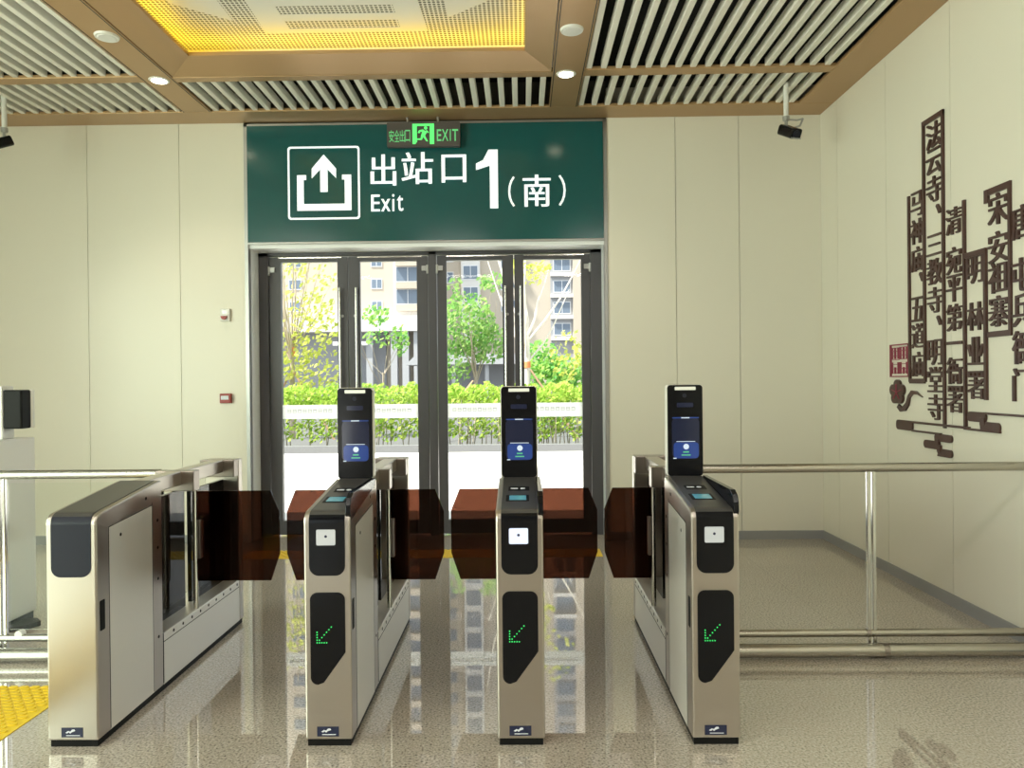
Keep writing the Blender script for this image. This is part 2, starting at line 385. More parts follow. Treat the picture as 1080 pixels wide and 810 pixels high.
# ------------------------------------------------------------------ doors
ZD = 2.93
b = N()
for x0, x1 in ((OX0, -2.622), (-.972 + .015, -.859 - .015), (.72, OX1)): box(b, x0, x1, YD - .05, YD + .05, 0, ZD + .02)
box(b, OX0, OX1, YD - .05, YD + .05, ZD - .015, ZD + .02)
struct(obj('trim_3', b, doorf_m, bevel=.003))
def door(name, x0, x1, g0, g1, hx):
    b = N(); zt = ZD - .025
    for a, c in ((x0, g0), (g1, x1)): box(b, a, c, YD - .03, YD + .03, .02, zt)
    box(b, g0, g1, YD - .03, YD + .03, 2.855, zt); box(b, g0, g1, YD - .03, YD + .03, .02, .16)
    d = struct(obj(name, b, doorf_m, bevel=.003))
    b = N(); box(b, g0, g1, YD - .004, YD + .004, .16, 2.855); obj('pane', b, glass_m, d)
    b = N(); box(b, g0, g1, YD - .0065, YD - .0055, 1.222, 1.368); obj('frosted_band', b, frost_m, d)
    b = N(); w = (g1 - g0); k = 9
    for i in range(k):                                       # faint print on the film
        cx = g0 + w * (.12 + .09 * i); zc = 1.305; s = .018
        for q in ((-s, s, s - .004, s), (-s, s, -s, -s + .004), (-s, -s + .004, -s, s), (s - .004, s, -s, s), (-s, s, -.002 + (i % 3) * .004, .003 + (i % 3) * .004)):
            box(b, cx + q[0], cx + q[1], YD - .008, YD - .0075, zc + q[2], zc + q[3])
    obj('band_print', b, band_line_m, d)
    b = N(); hr = .012; hy = YD - .075
    tube(b, (hx, hy, .95), (hx, hy, 2.58), hr)
    for z in (1.0, 2.53): tube(b, (hx, hy, z), (hx, YD - .03, z), .009)
    obj('handle', b, chrome_m, d, smooth=True)
    disc('lock_cylinder', silver_m, d, ((g1 + .05 if hx > (x0 + x1) / 2 else g0 - .05), YD - .03, 2.29), (0, -1, 0), .014, .012)
    for z in (2.75,):
        h0 = x0 if hx > (x0 + x1) / 2 else x1; sg = 1 if h0 == x0 else -1
        b = N(); box(b, h0 + sg * .005, h0 + sg * .06, YD - .05, YD - .03, z, z + .05); tube(b, (h0, YD - .045, z - .03), (h0, YD - .045, z + .06), .013)
        obj('hinge', b, silver_m, d)
    bx('closer_rail', chrome_m, d, min(x0, x1) + .1, max(x0, x1) - .06, YD - .045, YD - .03, ZD - .038, ZD - .026)
door('door_1', -2.615, -1.797, -2.499, -1.905, -1.875)
door('door_2', -1.789, -.965, -1.674, -1.079, -1.705)
door('door_3', -.866, -.074, -.772, -.189, -.160)
door('door_4', -.066, .716, .028, .630, -.005)

# ------------------------------------------------------------------ big exit sign over the doors
sg = thing('exit_sign', 'large dark green lightbox exit sign above the glass doors', 'sign', (0, 0, 0))
bx('sign_face', green_m, sg, OX0 + .005, OX1 - .005, YW - .03, YW + .05, 3.005, 4.163)
bx('edge_trim', silver_m, sg, OX0, OX1, YW - .028, YW + .01, 2.985, 3.004)
K = .00948 / 2.571
def U(cx): return OX0 + (cx - 50) * K
def V(cy): return 4.165 - (cy - 62 + (cx0 - 50) * -.0) * K
cx0 = 50
SY = YW - .031
b = N(); outer = rrect(U(162), U(357), V(317), V(120), .03); inner = rrect(U(167), U(352), V(312), V(125), .022)
A = [[b.verts.new((x, y, z)) for x, z in q] for q in (outer, inner) for y in (SY - .004, SY)]
k = len(outer)
for i in range(k):
    j = (i + 1) % k
    b.faces.new((A[0][i], A[0][j], A[2][j], A[2][i])); b.faces.new((A[0][i], A[1][i], A[1][j], A[0][j])); b.faces.new((A[2][i], A[3][i], A[3][j], A[2][j]))
obj('pictogram_border', b, letter_m, sg)
def sgp(name, pts): return pr(name, letter_m, sg, [(U(x), V(y)) for x, y in pts], SY - .004, SY, 'y')
sgp('arrow', [(260, 142), (293, 180), (293, 206), (270, 182), (270, 243), (250, 243), (250, 182), (227, 206), (227, 180)])
sgp('tray', [(187, 197), (212, 197), (212, 210), (205, 210), (205, 275), (316, 275), (316, 210), (309, 210), (309, 197), (334, 197), (334, 293), (187, 293)])
def sgl(t, x0, x1, y0, y1, off=.011, name='letter'):
    glyph(name, t, letter_m, sg, (U(x0), SY, V(y1)), (1, 0, 0), (0, 0, 1), (x1 - x0) * K, (y1 - y0) * K, .004, 0, (0, off * .5, off))
sgl('出', 386, 456, 144, 228); sgl('站', 470, 556, 139, 225); sgl('口', 578, 645, 147, 222)
sgl('E', 387, 411, 252, 297, .005); sgl('x', 414, 439, 264, 297, .005); sgl('i', 444, 450, 251, 297, .002); sgl('t', 457, 474, 255, 297, .004)
sgl('（', 757, 775, 208, 289, .003, 'bracket'); sgl('南', 796, 872, 204, 290); sgl('）', 893, 912, 206, 288, .003, 'bracket')
sgp('numeral', [(705, 135), (730, 135), (730, 293), (708, 293), (708, 178), (671, 190), (671, 172), (690, 163)])

# emergency exit box hanging in front of it
ex = thing('emergency_exit_sign', 'small grey emergency exit box with a glowing green running man, hanging under the ceiling', 'sign', (0, 0, 0))
EY = 7.36; e0, e1, f0, f1 = -1.300, -.582, 3.912, 4.150
pr('housing', exitbox_m, ex, rrect(e0, e1, f0, f1, .008, 3), EY, EY + .05)
for hx_ in (-.80, -1.1):
    b = N(); tube(b, (hx_, EY + .025, f1), (hx_, EY + .025, 4.21), .012); obj('hanger', b, silver_m, ex)
ew = e1 - e0; eh = f1 - f0
def EX(cx): return e0 + (cx - 92) / (915 - 92) * ew
def EZ(cy): return f1 - (cy - 118) / (405 - 118) * eh
def exb(name, m, pts, t=.004): return pr(name, m, ex, [(EX(x), EZ(y)) for x, y in pts], EY - t, EY, 'y')
b = N()
for q in ([(380, 138), (430, 138), (430, 330), (435, 345), (412, 378), (380, 378)], [(430, 138), (575, 138), (575, 165), (430, 165)], [(575, 138), (625, 138), (625, 380), (575, 380)]):
    prism(b, [(EX(x), EZ(y)) for x, y in q], EY - .004, EY)
obj('doorway_mark', b, exitg_m, ex)
b = N()
for q in ([(500, 210), (545, 235), (510, 300), (475, 285)], [(505, 205), (455, 215), (440, 245), (460, 250), (470, 232), (495, 230)], [(530, 225), (560, 250), (565, 240), (540, 212)],
          [(480, 280), (470, 312), (428, 315), (425, 328), (485, 330), (500, 298)], [(495, 285), (535, 345), (555, 348), (520, 275)]):
    prism(b, [(EX(x), EZ(y)) for x, y in q], EY - .004, EY)
tube(b, (EX(530), EY - .004, EZ(188)), (EX(530), EY, EZ(188)), .017)
obj('running_man', b, exitg_m, ex)
for i, ch in enumerate('安全出口'):
    glyph('letter', ch, exitd_m, ex, (EX(115 + i * 61), EY, EZ(350)), (1, 0, 0), (0, 0, 1), 56 / 823 * ew, 140 / 287 * eh, .003)
for ch, x0, x1 in (('E', 655, 705), ('X', 712, 785), ('I', 802, 812), ('T', 828, 895)):
    glyph('letter', ch, exitd_m, ex, (EX(x0), EY, EZ(345)), (1, 0, 0), (0, 0, 1), (x1 - x0) / 823 * ew, 138 / 287 * eh, .003, .008)

# ------------------------------------------------------------------ turnstile gates
def ribbon(pts, hw, off, flat=.0):
    """strip following a profile in y,z with half widths, standing off by off"""
    b = N(); L = []
    k = len(pts)
    for i, (y, z) in enumerate(pts):
        a = pts[max(i - 1, 0)]; c = pts[min(i + 1, k - 1)]
        t = Vector((c[0] - a[0], c[1] - a[1])).normalized(); nn = Vector((-t.y, t.x))
        h = hw[i]
        L.append([b.verts.new((sx * h, y + nn.x * o, z + nn.y * o)) for sx, o in ((-1, -.004), (-1, off), (1, off), (1, -.004))])
    for i in range(k - 1):
        for j in range(3): b.faces.new((L[i][j], L[i + 1][j], L[i + 1][j + 1], L[i][j + 1]))
    b.faces.new(L[0]); b.faces.new(L[-1][::-1])
    return b
LEDS = [(0, 0), (0, 1), (0, 2), (0, 3), (0, 4), (1, 0), (2, 0), (3, 0), (4, 0), (1, 1), (2, 2), (3, 3), (4, 4), (5, 5), (6, 6)]
def gate(cx, w, label, paddles, screen=True, lcd=None):
    g = thing('turnstile_gate', label, 'ticket gate', (cx, 3.275, 0)); h = w / 2
    bx('plinth', base_m, g, -h + .008, h - .008, .008, 1.72, 0, .032)
    prof = [(0, .985)] + [(.05 - .05 * math.cos(t), .985 + .047 * math.sin(t)) for t in [PI / 2 * i / 6 * .93 for i in range(1, 7)]] + [(.575, 1.10)]
    pts = [(0, .03)] + prof + [(.605, 1.10), (.605, .03)]
    pr('front_body', steel_m, g, pts, -h, h, 'x', bevel=.008)
    bx('lower_cabinet', lit_satin_m, g, -h, h, .605, 1.66, .03, .30, bevel=.006)
    bx('end_column', steel_m, g, -h, h, 1.66, 1.73, .03, 1.10, bevel=.008)
    bx('top_rail', steel_m, g, -.042, .042, .60, 1.665, 1.022, 1.10, bevel=.005)
    bx('post_head', darksteel_m, g, -h, h, .985, 1.065, .985, 1.101, bevel=.004)
    bx('post_head', darksteel_m, g, -h, h, 1.585, 1.658, .99, 1.101, bevel=.004)
    bx('infill_panel', smokeblk_m, g, -.012, .012, 1.17, 1.66, .30, .965)
    bx('infill_panel', smokeblk_m, g, -.012, .012, .605, 1.085, .30, .985)
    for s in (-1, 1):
        pr('access_panel', lit_satin_m, g, [(.10, .035), (.50, .035), (.50, .985), (.10, .952)], *sorted((s * h, s * (h + .0005))), 'x')
    # seams, access door outline and slot on each flank
    for s in (-1, 1):
        b = N(); x0, x1 = sorted((s * (h - .002), s * (h + .0008)))
        prism(b, [(.098, .04), (.102, .04), (.102, .955), (.098, .955)], x0, x1, 'x')
        prism(b, [(.498, .04), (.502, .04), (.502, 1.0), (.498, 1.0)], x0, x1, 'x')
        prism(b, [(.10, .952), (.50, .985), (.50, .989), (.10, .956)], x0, x1, 'x')
        prism(b, [(.605, .253), (1.65, .253), (1.65, .257), (.605, .257)], x0, x1, 'x')
        prism(b, [(.603, .04), (.607, .04), (.607, .3), (.603, .3)], x0, x1, 'x')
        obj('panel_seam', b, seamline_m, g)
        pr('flank_slot', base_m, g, rrect(.022, .062, .505, .64, .006, 3), *sorted((s * (h + .001), s * (h - .01))), 'x')
        for (yy, zz) in [(.72 + i * .112, .279) for i in range(9)] + [(.555, .90), (.555, .76), (.555, .60), (.555, .30)] + [(.44, 1.03), (.20, .90)]:
            disc('screw', base_m, g, (s * (h - .003), yy, zz), (s, 0, 0), .0085, .0042, 10)
        b = N(); tube(b, (s * (h - .016), 1.035, .30), (s * (h - .016), 1.035, .99), .014); obj('pole', b, chrome_m, g, smooth=True)
    # black front panel running over the rounded nose into the lid
    m_f = navy_m if not screen else black_m
    hw_full = h - .024
    R = .042; zb = .752
    low = [(0, zb + R * (1 - math.cos(t))) for t in [PI / 2 * i / 6 for i in range(7)]]
    low_h = [hw_full - R + R * math.sin(t) for t in [PI / 2 * i / 6 for i in range(7)]]
    path = low + [(0, .86), (0, .95)] + prof
    hws = low_h + [hw_full] * (2 + len(prof))
    cut = len(low) + 2 + 4
    obj('front_panel', ribbon(path[:cut], hws[:cut], .003), m_f, g)
    obj('lid', ribbon(path[cut - 1:], hws[cut - 1:], .003), lid_m, g)
    # sticker low on the front
    st = bx('sticker', sticker_m, g, -.052, .044, -.0015, .002, .045, .088)
    b = N()
    prism(b, [(-.034, .066), (-.022, .074), (-.012, .071), (-.004, .080), (.006, .081), (.010, .074), (.0, .070), (-.006, .068), (-.012, .062), (-.018, .068), (-.026, .063)], -.0025, -.0015)
    box(b, -.030, .030, -.0025, -.0015, .052, .055)
    obj('sticker_mark', b, stickerw_m, st)
    if screen:
        # lower black display with the green arrow
        q = rrect(-h + .026, h - .026, .273, .678, .032, 6, (1, 0, 1, 1))
        k = [i for i, p_ in enumerate(q) if p_ == (h - .026, .273)][0]
        hh = h - .026; n_ = []
        q = q[:k] + [(-hh * .25, .282), (hh - .012, .398), (hh, .415)] + q[k + 1:]
        dp = pr('arrow_display', black_m, g, q, -.003, .004)
        b = N()
        for (i, j) in LEDS:
            px, pz = -.047 + i * .0105, .458 + j * .0115
            tube(b, (px, -.003, pz), (px, -.0045, pz), .0030, seg=8)
        obj('arrow', b, led_m, dp)
        sc = pr('reader_screen', lcd, g, rrect(-.046, .038, .886, .955, .006, 3), -.0048, -.003)
        disc('screen_icon', sticker_m, sc, (-.004, -.0048, .925), (0, -1, 0), .006, .0006)
        # scanner window and print on the sloping lid
        sl = math.atan2(1.10 - 1.032, .575 - .05)
        def onlid(y): return 1.032 + (y - .05) * math.tan(sl) + .003
        b = N(); box(b, -.058, .05, -.05, .05, -.004, .0018); rw = obj('reader_recess', b, base_m, g, (-.004, .20, onlid(.20)), bevel=.02); rw.rotation_euler = (sl, 0, 0)
        b = N(); box(b, -.042, .036, -.036, .036, .0018, .003); r3 = obj('reader_window', b, teal_m, rw)
        b = N(); box(b, -.05, .05, -.035, .035, -.002, .0012); r4 = obj('lid_print', b, base_m, g, (-.002, .36, onlid(.36))); r4.rotation_euler = (sl, 0, 0)
        b = N(); tube(b, (.018, 0, .0012), (.018, 0, .0022), .012, seg=12); box(b, -.04, -.005, -.008, .008, .0012, .0022); obj('print_mark', b, stickerw_m, r4)
        # black side shield, level with the back of the lid
        fz = 1.108
        fin = [(.02, .99), (.0, 1.02), (.004, 1.06), (.022, 1.09), (.06, fz), (.56, fz), (.56, 1.07)]
        pr('side_shield', black_m, g, fin, h - .022, h + .002, 'x', bevel=.003)
        # face terminal
        t = bx('face_terminal', lit_satin_m, g, -.094, .094, .582, .64, 1.10, 1.572, bevel=.014)
        pr('terminal_glass', black_m, t, rrect(-.090, .090, 1.103, 1.569, .016), .578, .5825)
        ty = .578
        def tp(nm, m, x0, x1, zz0, zz1, d=.001): return pr(nm, m, t, rrect(x0, x1, zz0, zz1, min(x1 - x0, zz1 - zz0) * .2, 3), ty - d, ty + .001)
        tp('light_bar', white_m, -.052, .055, 1.543, 1.560)
        disc('camera_lens', navy_m, t, (-.002, ty, 1.515), (0, -1, 0), .011, .0012)
        tp('lens_bar', scrn_m, -.042, .042, 1.455, 1.478)
        scn = tp('screen', scrn_m, -.068, .072, 1.19, 1.405)
        tp('status_line', scrb_m, -.066, .070, 1.398, 1.404, .002)
        tp('status_line', scrw_m, -.02, .022, 1.3985, 1.4035, .0024)
        tp('prompt_area', scrb_m, -.060, .068, 1.193, 1.275, .002)
        disc('prompt_icon', scrw_m, t, (.004, ty, 1.253), (0, -1, 0), .0145, .0024)
        tp('prompt_line', scrw_m, -.046, .05, 1.278, 1.281, .0024)
        tp('prompt_line', scrg_m, -.012, .018, 1.222, 1.229, .0024); tp('prompt_line', scrg_m, -.02, .026, 1.207, 1.213, .0024)
        tp('prompt_line', scrw_m, -.062, -.046, 1.191, 1.196, .0026)
    for side, tipx in paddles:
        s = side; root = h - .02; tip = abs(tipx - cx); yp = 1.062
        z0, z1 = .452, .975
        q = [(s * root, z0), (s * (tip - .052), z0), (s * tip, z0 + .155), (s * tip, z1 - .125), (s * (tip - .05), z1), (s * root, z1)]
        pr('paddle', smoke_m, g, q, yp, yp + .012)
        x0, x1 = sorted((s * (h - .006), s * (h + .014)))
        bx('hinge_plate', darksteel_m, g, x0, x1, yp - .03, yp + .03, .588, .81, bevel=.004)
    return g
gate(-1.995, .225, 'leftmost steel turnstile gate, wider, with a plain dark lid and no screen', [(1, -1.418)], False)
gate(-.862, .206, 'steel turnstile gate with a face terminal, between the plain leftmost gate and the middle gate', [(-1, -1.374), (1, -.459)], True, lcdw_m)
gate(-.0165, .208, 'middle steel turnstile gate with the bright bluish white reader screen, seen head on', [(-1, -.418), (1, .430)], True, lcdb_m)
gate(.8365, .210, 'rightmost steel turnstile gate with a face terminal, beside the right hand railing', [(-1, .470)], True, lcdw_m)

# ------------------------------------------------------------------ railings
def railing(name, label, x0, x1, posts, joins, clip, m):
    g = thing(name, label, 'railing', (posts[0], 4.35, 0))
    ox, Y = posts[0], 0.
    def T(nm, a, c, r, z, y=0.):
        b = N(); tube(b, (a - ox, y, z), (c - ox, y, z), r, seg=20); return obj(nm, b, m, g, smooth=True)
    T('top_rail', x0, x1, .026, 1.078)
    T('bottom_rail', x0, x1, .023, .122)
    T('foot_rail', x0, x1, .039, .043, -.06)
    for j in joins:
        b = N(); tube(b, (j - ox - .02, -.06, .043), (j - ox + 0.012, -.06, .043), .041, seg=20); obj('joint_collar', b, darksteel_m, g, smooth=True)
        b = N(); tube(b, (j - .085 - ox, 0, .122), (j - .06 - ox, 0, .122), .0245, seg=20); obj('joint_collar', b, darksteel_m, g, smooth=True)
    for p in posts:
        b = N(); box(b, p - .024 - ox, p - .004 - ox, -.012, .012, .0, 1.06); box(b, p + .006 - ox, p + .026 - ox, -.012, .012, .0, 1.06); obj('post', b, chrome_m, g, bevel=.004)
        bx('post_foot', darksteel_m, g, p - .03 - ox, p + .045 - ox, -.05, .03, 0, .02, bevel=.004)
    e = [x0 + .03] + [p for p in posts if x0 + .05 < p < x1 - .05] + [x1 - .03]
    for a, c in (zip(e, e[1:]) if clip else ()):
        bx('glass_panel', rglass_m, g, a + .04 - ox, c - .04 - ox, -.004, .004, .17, 1.03)
    for x, z in clip:
        b = N(); tube(b, (x - ox, -.02, z), (x - ox, .02, z), .022); obj('glass_clip', b, white_m, g, smooth=True)
railing('tube_railing', 'steel tube railing with one double bar post, between the rightmost gate and the right wall', .945, 2.975, [2.008], [2.06], [], tube_m)
railing('glass_railing', 'steel tube railing with glass panel, left of the leftmost gate', -4.6, -2.115, [-3.055], [], [(-2.955, .145)], lefttube_m)

# ------------------------------------------------------------------ white kiosk at the left edge
k = thing('ticket_kiosk', 'white ticket kiosk with a black screen on top, behind the left railing', 'kiosk', (-3.585, 4.92, 0))
bx('plinth', base_m, k, -.21, .20, -.14, .20, 0, .05)
bx('cabinet', white_m, k, -.22, .215, -.16, .22, .05, 1.245, bevel=.012)
pr('control_panel', navy_m, k, rrect(-.19, .15, 1.0, 1.235, .03), -.163, -.15)
bx('screen_column', white_m, k, -.20, .155, -.02, .10, 1.245, 1.60, bevel=.01)
pr('column_panel', wood_m, k, rrect(-.17, .125, 1.34, 1.555, .01, 3), -.024, -.015)
b = N(); box(b, .165, .29, -.03, .07, 1.315, 1.572); obj('black_screen', b, base_m, k, bevel=.01)
bx('screen_edge', white_m, k, .155, .302, .06, .09, 1.315, 1.572, bevel=.008)
pr('foot_mat', base_m, k, [(.215, -.12), (.33, -.05), (.36, .03), (.30, .09), (.215, .10)], 0, .03, 'z')

# ------------------------------------------------------------------ tactile paving
def tactile(nm, label, x0, x1, y0, y1, step):
    b = N(); box(b, x0, x1, y0, y1, .0, .004); i = 0
    y = y0 + step / 2
    while y < y1:
        x = x0 + step / 2 + (step * .5 if i % 2 else 0)
        while x < x1 - step * .4:
            prism(b, rrect(x - step * .36, x + step * .36, y - step * .2, y + step * .2, step * .18, 3), .004, .009, 'z'); x += step
        y += step * .62; i += 1
    t = obj(nm, b, yellow_m); return tag(t, label, 'tactile paving')
tactile('tactile_paving', 'yellow tactile paving strip on the floor left of the leftmost gate', -2.965, -2.365, .8, 3.93, .058)
tactile('tactile_paving', 'yellow tactile paving strip on the floor across the glass doors', -2.6, .72, 6.78, 7.08, .06)

# ------------------------------------------------------------------ small things on the far wall and ceiling
a = thing('fire_alarm_sounder', 'pale square wall alarm with a dark red lens, above the dark red call point', 'alarm', (-2.955, YW, 2.285))
bx('backplate', white_m, a, -.048, .048, -.035, 0, -.062, .062, bevel=.006)
b = N(); prism(b, [(.030 * math.cos(t) - .004, -.012 + .036 * math.sin(t)) for t in [PI + PI * i / 10 for i in range(11)]], -.06, -.034); obj('lens', b, red_m, a)
bx('grille', silver_m, a, -.03, .022, -.037, -.034, .01, .045)
a = thing('fire_call_point', 'dark red fire call point with a pale window, on the wall left of the doors', 'call point', (-2.958, YW, 1.452))
bx('housing', red_m, a, -.056, .056, -.045, 0, -.048, .048, bevel=.006)
bx('press_window', stickerw_m, a, -.042, .034, -.048, -.044, -.012, .026)
def cctv(x, y, yawdeg, label, arm):
    c = thing('security_camera', label, 'camera', (x, y, 4.215))
    b = N(); tube(b, (0, 0, .03), (0, 0, -.285), .022); obj('drop_pipe', b, white_m, c, smooth=True)
    b = N(); tube(b, (0, 0, -.275), (0, 0, -.31), .03); tube(b, (0, 0, -.31), (.0, -.005, -.37), .014); obj('swivel', b, silver_m, c, smooth=True)
    R_ = Matrix.Rotation(math.radians(yawdeg), 4, 'Z') @ Matrix.Rotation(math.radians(28), 4, 'X')
    b = N(); prism(b, rrect(-.055, .055, -.045, .045, .02, 4), -.14, .06); bd = obj('camera_body', b, black_m, c, bevel=.004)
    bd.matrix_local = Matrix.Translation((0, -.02, -.41)) @ R_
    b = N(); tube(b, (0, -.14, 0), (0, -.15, 0), .034); tube(b, (0, -.15, 0), (0, -.152, 0), .02); obj('lens', b, navy_m, bd)
    bx('lens_hood', silver_m, bd, -.045, .045, -.165, -.14, -.040, -.030)
    if arm:
        b = N(); p = [(.0, 0, -.30), (.09, -.02, -.315), (.14, -.03, -.305), (.11, -.03, -.37), (.05, -.02, -.385)]
        for q0, q1 in zip(p, p[1:]): tube(b, q0, q1, .008, seg=8)
        obj('cable', b, silver_m, c, smooth=True)
cctv(2.392, 6.75, 18, 'security camera on a white drop pipe at the right, near the right wall', True)
cctv(-4.672, 6.75, -20, 'security camera on a white drop pipe at the left edge', False)
def downlight(x, y, label):
    d = thing('downlight', label, 'downlight', (x, y, ZC), 'lit downlights in the brown beams')
    b = N(); tube(b, (0, 0, 0), (0, 0, -.006), .085, .08, seg=24); obj('trim_ring', b, white_m, d)
    disc('lamp', lamp_m, d, (0, 0, -.006), (0, 0, -1), .062, .002)
    l = bpy.data.lights.new('downlight_beam', 'SPOT'); l.energy = 45; l.color = (1.0, .86, .66); l.spot_size = 1.9; l.spot_blend = .6; l.shadow_soft_size = .06
    o = bpy.data.objects.new('downlight_beam', l); C.objects.link(o); o.location = (0, 0, -.02); o.parent = d
downlight(-3.081, 6.392, 'lit round downlight in the left brown ceiling beam')
downlight(.404, 6.388, 'lit round downlight in the right brown ceiling beam')
def puck(x, y, label):
    d = thing('ceiling_speaker', label, 'ceiling speaker', (x, y, ZC))
    b = N(); tube(b, (0, 0, 0), (0, 0, -.014), .088, .082, seg=28); obj('rim', b, white_m, d)
    b = N(); tube(b, (0, 0, -.014), (0, 0, -.018), .066, .06, seg=28); obj('grille', b, plate_m, d)
puck(-3.071, 5.566, 'white round unlit disc in the left brown ceiling beam')
puck(.399, 5.579, 'white round unlit disc in the right brown ceiling beam')

# ------------------------------------------------------------------ relief lettering on the right wall
XWL = XR; D = .014
def flat(nm, g, pts): return pr(nm, wood_m, g, pts, XWL - D, XWL, 'x')
BAR = [0]
def bar(nm, g, y0, y1, z0, z1):
    BAR[0] += 1
    return pr(nm, wood_m, g, [(y0, z0), (y1, z0), (y1, z1), (y0, z1)], XWL - D - .0012 - .0004 * (BAR[0] % 9), XWL, 'x')
def column(label, yc, size, chars, frame):
    g = thing('wall_lettering', label, 'wall lettering', (0, 0, 0), 'dark red brown lettering columns on the right wall')
    for ch, z, *o in chars:
        hgt = size[1]; wid = size[0]
        # columns read from left (far) to right (near): local x runs towards -y
        if ch == '、':
            glyph('comma', ch, wood_m, g, (XWL, o[0] + .03, z - .04), (0, -1, 0), (0, 0, 1), .06, .07, D, 0, (0, .008, .016))
        elif ch in '一三':
            hh = .022 if ch == '一' else .15
            glyph('character', ch, wood_m, g, (XWL, yc + wid / 2, z - hh / 2), (0, -1, 0), (0, 0, 1), wid, hh, D, 0)
        else:
            glyph('character', ch, wood_m, g, (XWL, yc + wid / 2, z - hgt / 2), (0, -1, 0), (0, 0, 1), wid, hgt, D, 0, (-.005, 0.0, .005))
    for f in frame: bar('frame_bar', g, *f)
t = .024
column('first lettering column from the left, beside the crimson seal', 5.662, (.185, .185),
       [('马', 2.896), ('神', 2.690), ('庙', 2.483), ('、', 2.347, 5.605), ('五', 2.106), ('道', 1.907), ('庙', 1.694)],
       [(5.768, 5.768 + t, 1.56, 2.98), (5.57, 5.78, 1.548, 1.585)])
column('tallest lettering column, second from the left, in a frame reaching highest up the wall', 5.428, (.20, .185),
       [('法', 3.335), ('云', 3.147), ('寺', 2.948), ('、', 2.80, 5.372), ('三', 2.547), ('教', 2.355), ('寺', 2.150), ('、', 2.005, 5.374), ('明', 1.774), ('堂', 1.578), ('寺', 1.378)],
       [(5.552, 5.552 + t, 1.56, 3.47), (5.300, 5.300 + t, 1.235, 3.47), (5.30, 5.576, 3.44, 3.475)])
column('third lettering column from the left, with a single bar on its right side', 5.188, (.185, .185),
       [('清', 2.668), ('宛', 2.395), ('平', 2.204), ('第', 2.004), ('一', 1.829), ('衙', 1.638), ('署', 1.442)],
       [(5.052, 5.052 + t, 1.24, 2.78)])
column('fourth lettering column from the left, four characters under an angled bracket', 4.948, (.19, .185),
       [('明', 2.300), ('林', 1.992), ('业', 1.765), ('署', 1.541)],
       [(4.832, 5.05, 2.385, 2.42), (4.826, 4.826 + t, 1.445, 2.42)])
column('fifth lettering column from the left, four characters inside a bold bracket', 4.708, (.20, .195),
       [('宋', 2.643), ('安', 2.405), ('祖', 2.215), ('寨', 2.004)],
       [(4.59, 4.84, 2.745, 2.785), (4.585, 4.585 + t, 1.845, 2.785), (4.59, 4.82, 1.845, 1.88), (4.80, 4.84, 2.70, 2.785)])
column('rightmost lettering column, cut by the right edge of the photo', 4.492, (.175, .20),
       [('唐', 2.515), ('屯', 2.202), ('兵', 1.992), ('衙', 1.768), ('门', 1.544)], [(4.39, 4.39 + t, 1.42, 2.65)])
s_ = thing('wall_seal', 'square crimson seal relief on the wall above the flower ornament', 'seal', (0, 0, 0))
b = N(); y0, y1, z0_, z1_ = 5.797, 6.084, 1.598, 1.858
def sb_(a, c, d, e): prism(b, [(y1 - a * (y1 - y0), z0_ + d * (z1_ - z0_)), (y1 - c * (y1 - y0), z0_ + d * (z1_ - z0_)), (y1 - c * (y1 - y0), z0_ + e * (z1_ - z0_)), (y1 - a * (y1 - y0), z0_ + e * (z1_ - z0_))], XWL - .015, XWL, 'x')
for q in ((0, 1, 0, .035), (0, 1, .965, 1), (0, .035, 0, 1), (.965, 1, 0, 1)): sb_(*q)
obj('seal_border', b, seal_m, s_)
b = N()
for zz in (.12, .24, .38, .52, .64, .78, .88): sb_(.08, .46, zz, zz + .016); sb_(.54, .92, zz + .015, zz + .031)
for xx in (.10, .27, .44, .56, .73, .90): sb_(xx - .011, xx + .011, .10, .45 if xx not in (.27, .73) else .30); sb_(xx - .011, xx + .011, .55, .90)
obj('seal_script', b, seal_m, s_)
f_ = thing('flower_ornament', 'dark brown plum blossom ornament with a curling stem, below the seal', 'wall ornament', (0, 0, 0))
fy, fz = 5.965, 1.478
b = N()
for i in range(5):
    t_ = PI / 2 + i * 2 * PI / 5; prism(b, [(fy + .062 * math.cos(t_) + .052 * math.cos(u), fz + .055 * math.sin(t_) + .046 * math.sin(u)) for u in [2 * PI * k / 14 for k in range(14)]], XWL - .02 - i * .0006, XWL, 'x')
obj('petals', b, wood_m, f_)
b = N()
for i in range(5):
    t_ = PI / 2 + i * 2 * PI / 5
    tube(b, (XWL - .024, fy, fz), (XWL - .024, fy + .075 * math.cos(t_), fz + .065 * math.sin(t_)), .004, seg=6)
obj('stamens', b, seal_m, f_)
flat('stem', f_, [(5.95, 1.385), (5.90, 1.36), (5.84, 1.40), (5.81, 1.455), (5.76, 1.495), (5.69, 1.49), (5.60, 1.445), (5.67, 1.465), (5.74, 1.465), (5.78, 1.44), (5.80, 1.38), (5.85, 1.335), (5.93, 1.325), (5.98, 1.36)])
def cloud(label, caps, bars):
    g = thing('cloud_ornament', label, 'wall ornament', (0, 0, 0))
    for (ya, yb, za, zb_) in caps:
        r_ = min(abs(zb_ - za) / 2 - .0005, .03); flat('cloud_lobe', g, rrect(min(ya, yb), max(ya, yb), za, zb_, r_, 5))
    for f in bars: bar('cloud_line', g, *f)
cloud('dark brown cloud scroll ornament below the first and second lettering columns', [(5.99, 5.745, 1.185, 1.262), (5.44, 5.222, 1.135, 1.19), (5.585, 5.375, 1.075, 1.135), (5.40, 5.222, 1.03, 1.085)],
      [(5.02, 5.75, 1.246, 1.262), (5.36, 5.75, 1.182, 1.196), (5.38, 5.43, 1.11, 1.15), (5.36, 5.40, 1.06, 1.11), (5.30, 5.40, 1.03, 1.042)])
